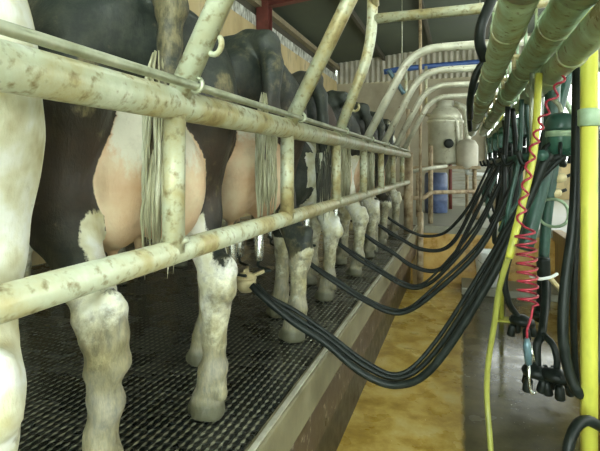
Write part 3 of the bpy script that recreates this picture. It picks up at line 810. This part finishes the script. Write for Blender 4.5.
# leaning dark green supports
def swing(label, a, b, c, r, mat='rubber_green'):
    o = hose(label, [a, b, c], r, mat, 'arm', 'dark green arms below the pipes', 'support_arm', 9, 14); return o
swing('broad dark green arm leaning down beside the red coil', W(553, 82, 2.1), W(548, 155, 2.1), W(525, 250, 2.05), .031)
swing('slim dark green arm slanting behind the meter from the lower pipe', W(573, 55, 2.35), W(562, 100, 2.35), W(549, 140, 2.35), .021)
swing('dark green upright pipe below the meter down to the black hose loop', W(556, 150, 2.3), W(547, 215, 2.3), W(543, 268, 2.3), .024)
hose('tall black hose hanging just left of the foreground yellow post', [W(578, 30, 1.75), W(577, 100, 1.72), W(576, 170, 1.7), W(573, 225, 1.68), W(565, 285, 1.66), W(563, 335, 1.64), W(569, 372, 1.63), W(579, 393, 1.62), W(590, 390, 1.66), W(598, 360, 1.7), W(600, 290, 1.74), W(598, 190, 1.76), W(592, 90, 1.78), W(588, 40, 1.8)], .018)
hose('thin black hose hanging close against the foreground yellow post', [W(577, 60, 1.82), W(577, 200, 1.8), W(574, 290, 1.78), W(574, 340, 1.78), W(577, 385, 1.78), W(584, 396, 1.78), W(590, 380, 1.8), W(592, 300, 1.85), W(590, 120, 1.9), W(585, 60, 1.9)], .012)
hose('black hose loop lying low around the foot of the foreground yellow post', [W(567, 520, 1.45), W(567, 460, 1.45), W(573, 432, 1.47), W(584, 421, 1.50), W(596, 424, 1.52), W(610, 436, 1.55), W(622, 470, 1.55), W(626, 560, 1.55)], .0165)
# milk meter
mp = W(561, 137, 1.86)
t = thing('milk_meter', 'round dark green milk meter with domed lid hanging below the lower pipe', 'milk meter', tuple(mp)); t.scale = (.8, .8, .8)
obj('bowl', LA([(.01, -.10), (.045, -.09), (.062, -.05), (.066, .02), (.066, .03)], (0, 0, 0), (0, 0, 1), 24), 'green_plastic', t, True)
obj('lid', LA([(.07, .03), (.072, .045), (.068, .075), (.055, .10), (.03, .115), (.002, .12)], (0, 0, 0), (0, 0, 1), 24), 'rubber_green', t, True)
obj('band', LA([(.0665, .0), (.0705, .003), (.0705, .026), (.0665, .03)], (0, 0, 0), (0, 0, 1), 24), 'pale_hose', t, True)
obj('bracket', TU(fillet([(0, .0, .10), (0, .01, .15), (-.035, .02, .19)], .04), .011, 10), 'rod', t, True)
nz = bmesh.new()
for a in range(7):
    d_ = Vector((math.cos(a * .9), math.sin(a * .9), -.5)); tube(nz, spline([d_ * .05, d_ * .085 + Vector((0, 0, -.02)), d_ * .075 + Vector((0, 0, -.09))], 4), .009, 8)
obj('spout', nz, 'rubber', t, True)
# pale hose loop and cream fittings
c = W(553, 213, 2.25)
t = tag(obj('hose_loop', TU([p + Vector((0, .012 * math.sin(i * .7), 0)) for i, p in enumerate(ring_pts(c, (0.3, 1, .1), .066, 26))], .0075, 8), 'pale_hose', None, True), 'pale green hose ring hanging above the timber kerb', 'hose')
for i, (q, lab) in enumerate([(W(560, 178, 2.3), 'upper small cream plastic fitting below the milk meter'), (W(555, 193, 2.3), 'lower small cream plastic fitting just above the hose ring')]):
    t = thing('hose_fitting', lab, 'fitting', tuple(q), 0, 'cream fittings below the milk meter')
    obj('body', LA([(.008, -.03), (.02, -.024), (.024, 0), (.02, .022), (.008, .03)], (0, 0, 0), (1, .3, .25), 14), 'cream', t, True)
    obj('nipple', TU([(.02, .004, .004), (.05, .015, .016)], .008, 8), 'rubber', t, True)
# red coiled air line: stretched above, tight below, with a blue blow gun
# resample finely so each turn is round
def coil_fine():
    A = [W(568, 50, 1.56), W(560, 82, 1.60), W(543, 118, 1.62), W(533, 150, 1.62), W(525, 190, 1.6), W(520, 226, 1.57)]
    Bp = [W(525, 232, 1.56), W(527, 268, 1.55), W(528, 304, 1.54)]
    out = []
    for path, turns, r in ((A, 11, .012), (Bp, 8, .030)):
        P = spline(path, 24); n = len(P); m = turns * 14
        for j in range(m + 1):
            s = j / m * (n - 1); i = min(int(s), n - 2); p = P[i].lerp(P[i + 1], s - i); T = (P[i + 1] - P[i]).normalized()
            u = T.cross(Vector((0, 1, 0))).normalized(); w = T.cross(u); a = 2 * PI * turns * j / m
            out.append(p + (u * math.cos(a) + w * math.sin(a)) * r)
    return out
cf = coil_fine()
cf += [W(533, 306, 1.54), W(531, 318, 1.54), W(527, 330, 1.54), W(527, 340, 1.54)]
t = thing('air_line', 'red coiled air line spiralling down from the pipes', 'air line', tuple(W(568, 50, 1.56)))
obj('coil', TU([p - t.location for p in cf], .004, 6), 'red', t, True)
q = W(528, 352, 1.54)
t = thing('blow_gun', 'slim blue grey blow gun hanging from the red coiled line', 'spray gun', tuple(q))
obj('grip', TU([W(527, 338, 1.54) - q, W(527, 346, 1.54) - q, W(528.5, 364, 1.54) - q], 1, 10, [.007, .013, .011]), 'grey_blue', t, True)
obj('trigger', TU([W(531, 346, 1.535) - q, W(534, 362, 1.53) - q], .0035, 6), 'steel', t, True)
obj('lance', TU(fillet([W(528.5, 364, 1.54) - q, W(529.5, 385, 1.54) - q, W(532, 394, 1.54) - q, W(535, 392, 1.53) - q], .02), .0045, 8), 'steel', t, True)
# two idle clusters hanging on black hoses
def idle_cluster(label, q, s):
    t = thing('idle_cluster', label, 'milking cluster', tuple(q), 0, 'idle black clusters hanging in the pit')
    obj('claw', LA([(.01, -.02), (.05, -.018), (.06, .0), (.052, .02), (.012, .035)], (0, 0, 0), (.15, .2, 1), 18), 'rubber', t, True)
    for a in range(4):
        d_ = Vector((math.cos(a * PI / 2 + s) * .055, math.sin(a * PI / 2 + s) * .055, -.01))
        c_ = obj('teat_cup', LA([(.012, 0), (.017, .008), (.019, .05), (.014, .056)], d_ * .8 + Vector((0, 0, -.005)), Vector((d_.x * .6, d_.y * .6, -.16)), 12), 'rubber', t, True)
        obj('short_milk_tube', TU(spline([d_ * .8 + Vector((0, 0, 0)), d_ * .9 + Vector((0, 0, .03)), d_ * .4 + Vector((0, 0, .02))], 5), .006, 6), 'rubber', c_, True)
    return t
q1 = W(522, 322, 2.3); q2 = W(537, 373, 1.95); q3 = W(556, 377, 1.9)
idle_cluster('idle black cluster hanging below the red coil', q1, .3)
idle_cluster('idle black cluster, left of the pair hanging low by the yellow post', q2, .7)
idle_cluster('idle black cluster, right of the pair hanging low by the yellow post', q3, .1)
hose('black hose curving down to the idle cluster below the red coil', [W(545, 130, 2.3), W(528, 200, 2.3), W(506, 270, 2.28), W(508, 300, 2.28), W(516, 314, 2.29), q1], .015)
hose('black hose hanging from the dark upright to the low idle clusters', [W(545, 262, 2.25), W(545, 300, 2.1), W(543, 325, 2.0), W(541, 336, 1.98), W(537, 345, 1.96), q2 + Vector((0, 0, .02))], .017)
hose('black hose arching over into the right of the low idle clusters', [W(546, 300, 2.2), W(543, 330, 2.0), W(546, 337, 1.96), W(553, 345, 1.92), W(557, 360, 1.9), q3 + Vector((0, 0, .02))], .013)
hose('fat black sleeve on the upright pipe above the low idle clusters', [W(543, 258, 2.2), W(544, 280, 2.2), W(543, 305, 2.15), W(539, 318, 2.1)], .030)
# white cross piece with drain spout
q = W(540, 278, 2.1)
t = thing('white_tie', 'white plastic tie around the black sleeve with a trailing tail', 'tie', tuple(q))
obj('band', TU([p - q for p in spline([W(530, 276, 2.1), W(540, 279, 2.06), W(551, 277, 2.08), W(557, 274, 2.12)], 6)], .007, 8), 'white_plastic', t, True)
obj('tail', TU([p - q for p in spline([W(550, 278, 2.08), W(556, 285, 2.1), W(563, 294, 2.15), W(566, 304, 2.2)], 6)], .011, 8), 'cream', t, True)
# dark manifold bar along the middle below the pipes
t = thing('hose_support_bar', 'dark steel bar carrying the bunched hoses below the pipes', 'bar', (.28, 1.9, Z(.04)))
obj('bar', TU([(0, 0, 0), (0, 4.2, 0)], .02, 12), 'rubber_green', t, True)
for i in range(6):
    obj('hook', TU(spline([(0, .1 + i * .73, 0), (-.05, .1 + i * .73, -.03), (-.07, .1 + i * .73, .02)], 5), .011, 8), 'rubber', t, True)
for i in (0, 3): obj('hanger', TU([(0.002, .3 + i * 1.2, .01), (0.002, .3 + i * 1.2, .36)], .008, 8), 'rod', t, True)
# bunched vertical hoses further down the pit
rn = random.Random(3)
for i in range(14):
    y = 2.5 + i * .27; x = .30 + rn.uniform(-.06, .10)
    zb = rn.uniform(-.55, -.25)
    mat = 'rubber' if i % 3 else 'rubber_green'
    pts = [Vector((x, y, Z(.32))), Vector((x + rn.uniform(-.03, .03), y + .03, Z(.05))), Vector((x - rn.uniform(.0, .1), y + .02, Z(zb * .6))), Vector((x - rn.uniform(-.02, .08), y + .07, Z(zb))), Vector((x + .04, y + .12, Z(zb * .6))), Vector((x + .05, y + .11, Z(.1))), Vector((x + .03, y + .1, Z(.32)))]
    hose('black drop hose bunched in a loop below the pipes down the pit', pts, rn.uniform(.011, .017), mat, 'hose', 'bunched drop hoses down the pit', 'drop_hose', 7, 8)

# ------------------------------------------------------------------ right side stalls and bits
st = thing('stall_rail', 'dark stall rail along the right platform behind the yellow post', 'stall rail', (RKERB + .10, 0, PLAT))
O = st.location
def Lr(pts): return [Vector(p) - O for p in pts]
X2 = RKERB + .10
obj('upper_rail', TU(Lr([(X2, -1.5, Z(.139)), (X2, 6.2, Z(.139))]), .036, 16), 'pipe', st, True)
obj('lower_rail', TU(Lr([(X2, -1.5, ZL), (X2, 6.2, ZL)]), .027, 14), 'pipe', st, True)
for y in BARS[1:]:
    obj('hoop_bar', TU(Lr(fillet([(X2, y + .1, ZL), (X2, y + .1, Z(.139)), (X2 - .32, y + .06, Z(.76)), (.56, y + .02, Z(.742))], .15)), .027, 12), 'pipe', st, True)
for y in (-1.0, 2.6, 6.15):
    obj('post', TU(Lr([(X2, y, PLAT), (X2, y, Z(.139))]), .04, 12), 'pipe', st, True)
def drum(name, label, base, r, h, mat, cat, cap=None):
    t = thing(name, label, cat, tuple(base))
    obj('shell', LA([(r * .94, 0), (r, .02), (r, h * .30), (r * 1.025, h * .32), (r, h * .34), (r, h * .64), (r * 1.025, h * .66), (r, h * .68), (r, h * .95), (r * .93, h)], (0, 0, 0), (0, 0, 1), 28), mat, t, True)
    obj('lid', LA([(r * .9, h - .005), (r * .9, h + .012), (r * .2, h + .014), (.01, h + .014)], (0, 0, 0), (0, 0, 1), 28), cap or mat, t, True)
    return t
bq = W(436, 210, 8.6); bq.z = PLAT
drum('blue_barrel', 'blue plastic barrel standing on the far ledge under the cream tank', bq, .20, .70, 'barrel_blue', 'barrel')
bb = W(600, 250, 5.2); bb.z = PLAT
drum('purple_drum', 'purple blue drum on the right platform behind the yellow post', bb, .20, .40, 'purple', 'drum')
# cream receiver tank
tq = W(445, 166, 8.0)
t = thing('receiver_tank', 'cream steel milk receiver tank with domed top above the blue barrel', 'tank', tuple(tq))
R_ = .275
obj('vessel', LA([(.05, -.48 + .5), (R_ * .9, .03), (R_, .07), (R_, .70), (R_ + .02, .71), (R_ + .02, .75), (R_, .76)], (0, 0, 0), (0, 0, 1), 32), 'tank', t, True)
obj('dome', LA([(R_, .76), (R_ * .95, .84), (R_ * .75, .93), (R_ * .55, .98), (R_ * .5, 1.0), (R_ * .5, 1.08), (.01, 1.10)], (0, 0, 0), (0, 0, 1), 32), 'tank', t, True)
obj('port', LA([(.075, 0), (.075, .06), (.05, .07), (.01, .075)], Vector((.06, -.27, .36)), (0.15, -1, 0), 18), 'rubber', t, True)
bd = bmesh.new(); tube(bd, fillet([(.15, -.05, 1.02), (.33, -.08, .95), (.36, -.1, .45), (.36, -.1, -.05)], .15), .05, 12)
obj('downpipe', bd, 'tube', t, True)
bd = bmesh.new(); tube(bd, fillet([(-.30, -.05, .86), (-.05, -.22, .80), (.18, -.22, .78), (.22, -.22, .3)], .1), .032, 12)
obj('feed_pipe', bd, 'tube', t, True)
obj('stand', B((-.5, -.34, -.05), (.55, .25, .0), .01), 'post_rust', t)
lg = [(-.42, -.28), (.46, -.28), (-.42, .2), (.46, .2)]
for x, y in lg: obj('leg', TU([(x, y, PLAT - tq.z), (x, y, -.04)], .028, 10), 'post_rust', t, True)
# white side jar
tj = W(467, 166, 7.7)
t = thing('sanitary_jar', 'pale sanitary jar beside the cream tank', 'jar', tuple(tj))
obj('vessel', LA([(.04, -.06), (.14, -.04), (.17, .03), (.17, .32), (.13, .40), (.05, .43), (.01, .44)], (0, 0, 0), (0, 0, 1), 24), 'corr', t, True)
obj('outlet', TU(fillet([(0, 0, -.05), (0, -.02, -.12), (.35, -.02, -.14)], .06), .03, 10), 'white_plastic', t, True)
obj('bracket', TU([(-.10, .0, .1), (-.16, .02, .1)], .02, 8), 'rod', t, True)
obj('leg', TU([(0, .1, PLAT - tj.z), (0, .1, 0)], .025, 10), 'post_rust', t, True)
# far barrier: boarded panel and pipe rail
a = W(449, 205, 9.3); a.z = PLAT; b = W(496, 205, 9.3); b.z = PLAT
t = thing('boarded_panel', 'grey horizontal board panel between posts behind the far ledge', 'panel', tuple(a))
n = 5
dv = (b - a)
hbm = .165
for i in range(n):
    bd = bmesh.new(); box(bd, (0, -.015, .06 + i * hbm), (dv.length, .015, .06 + i * hbm + hbm - .015), .004)
    o = obj('board', bd, 'board', t); o.rotation_euler = (0, 0, math.atan2(dv.y, dv.x))
for s in (0.03, .97):
    q = dv * s; obj('post', TU([q, q + Vector((0, 0, .95))], .035, 10), 'red_steel' if s < .5 else 'post_rust', t, True)
ra = [W(402, 197.5, 6.7), W(424, 198.5, 6.75), W(430, 192.5, 6.8), W(478, 191.5, 7.3), W(505, 191, 7.6)]
t = thing('barrier_rail', 'bent steel barrier rail with uprights in front of the blue barrel', 'rail', (ra[2].x, ra[2].y, PLAT))
obj('rail', TU([p - t.location for p in fillet(ra, .08)], .03, 12), 'post_rust', t, True)
for p, zt in ((ra[2], Z(.3)), (ra[3], Z(-.36))):
    obj('upright', TU([Vector((p.x, p.y + .15, PLAT)) - t.location, Vector((p.x, p.y + .15, zt)) - t.location], .035, 12), 'post_rust', t, True)
# second small rail by the tank
rb = [W(408, 172, 6.9), W(431, 168, 6.9), W(446, 166, 7.2)]
t = thing('cross_pipe', 'short cream pipe crossing at eye level beside the tank', 'pipe', tuple(rb[0]))
obj('pipe', TU([p - rb[0] for p in rb], .028, 12), 'tube', t, True)
obj('upright', TU([Vector((0, 0, PLAT - rb[0].z)), Vector((0, 0, .9))], .028, 12), 'post_rust', t, True)

# step, bucket and post at the end of the pit
s0 = W(505, 280, 6.5)
tag(obj('concrete_step', B((.02, 6.33, 0), (RKERB - .02, PITEND - .002, .09), .01), 'ledge'), 'low concrete step at the far end of the pit under the bucket', 'step')
bq = W(489, 275, 6.25); bq.z = .09
t = thing('white_bucket', 'white plastic bucket on the step at the far end of the pit', 'bucket', (bq.x + .02, min(bq.y, 6.60), .09))
obj('tub', LA([(.15, 0), (.165, .01), (.20, .39), (.208, .40), (.208, .425), (.195, .425), (.19, .40), (.155, .03), (.01, .03)], (0, 0, 0), (0, 0, 1), 28), 'white_plastic', t, True)
obj('handle', TU(spline([(-.21, 0, .40), (-.13, -.14, .30), (0, -.215, .26), (.13, -.14, .30), (.21, 0, .40)], 6), .006, 6), 'steel', t, True)
pp = W(411, 280, 6.4)
tag(obj('timber_post', B((-.60, 6.55, 0), (-.52, 6.68, PLAT - .06), .008), 'timber'), 'short timber post against the ochre wall at the end of the kerb', 'post')
# ochre patch board leaning at end wall
# ------------------------------------------------------------------ light
w = bpy.data.worlds.new('world'); bpy.context.scene.world = w; w.use_nodes = True
bg = w.node_tree.nodes['Background']; bg.inputs[0].default_value = (0.86, 1.0, 0.93, 1); bg.inputs[1].default_value = 8.0
sc = bpy.context.scene
sc.view_settings.view_transform = 'Standard'; sc.view_settings.look = 'None'
sc.view_settings.gamma = 1.0; sc.view_settings.use_curve_mapping = False
sc.view_settings.exposure = 0.6
sc.cycles.use_denoising = True
sc.cycles.max_bounces = 8
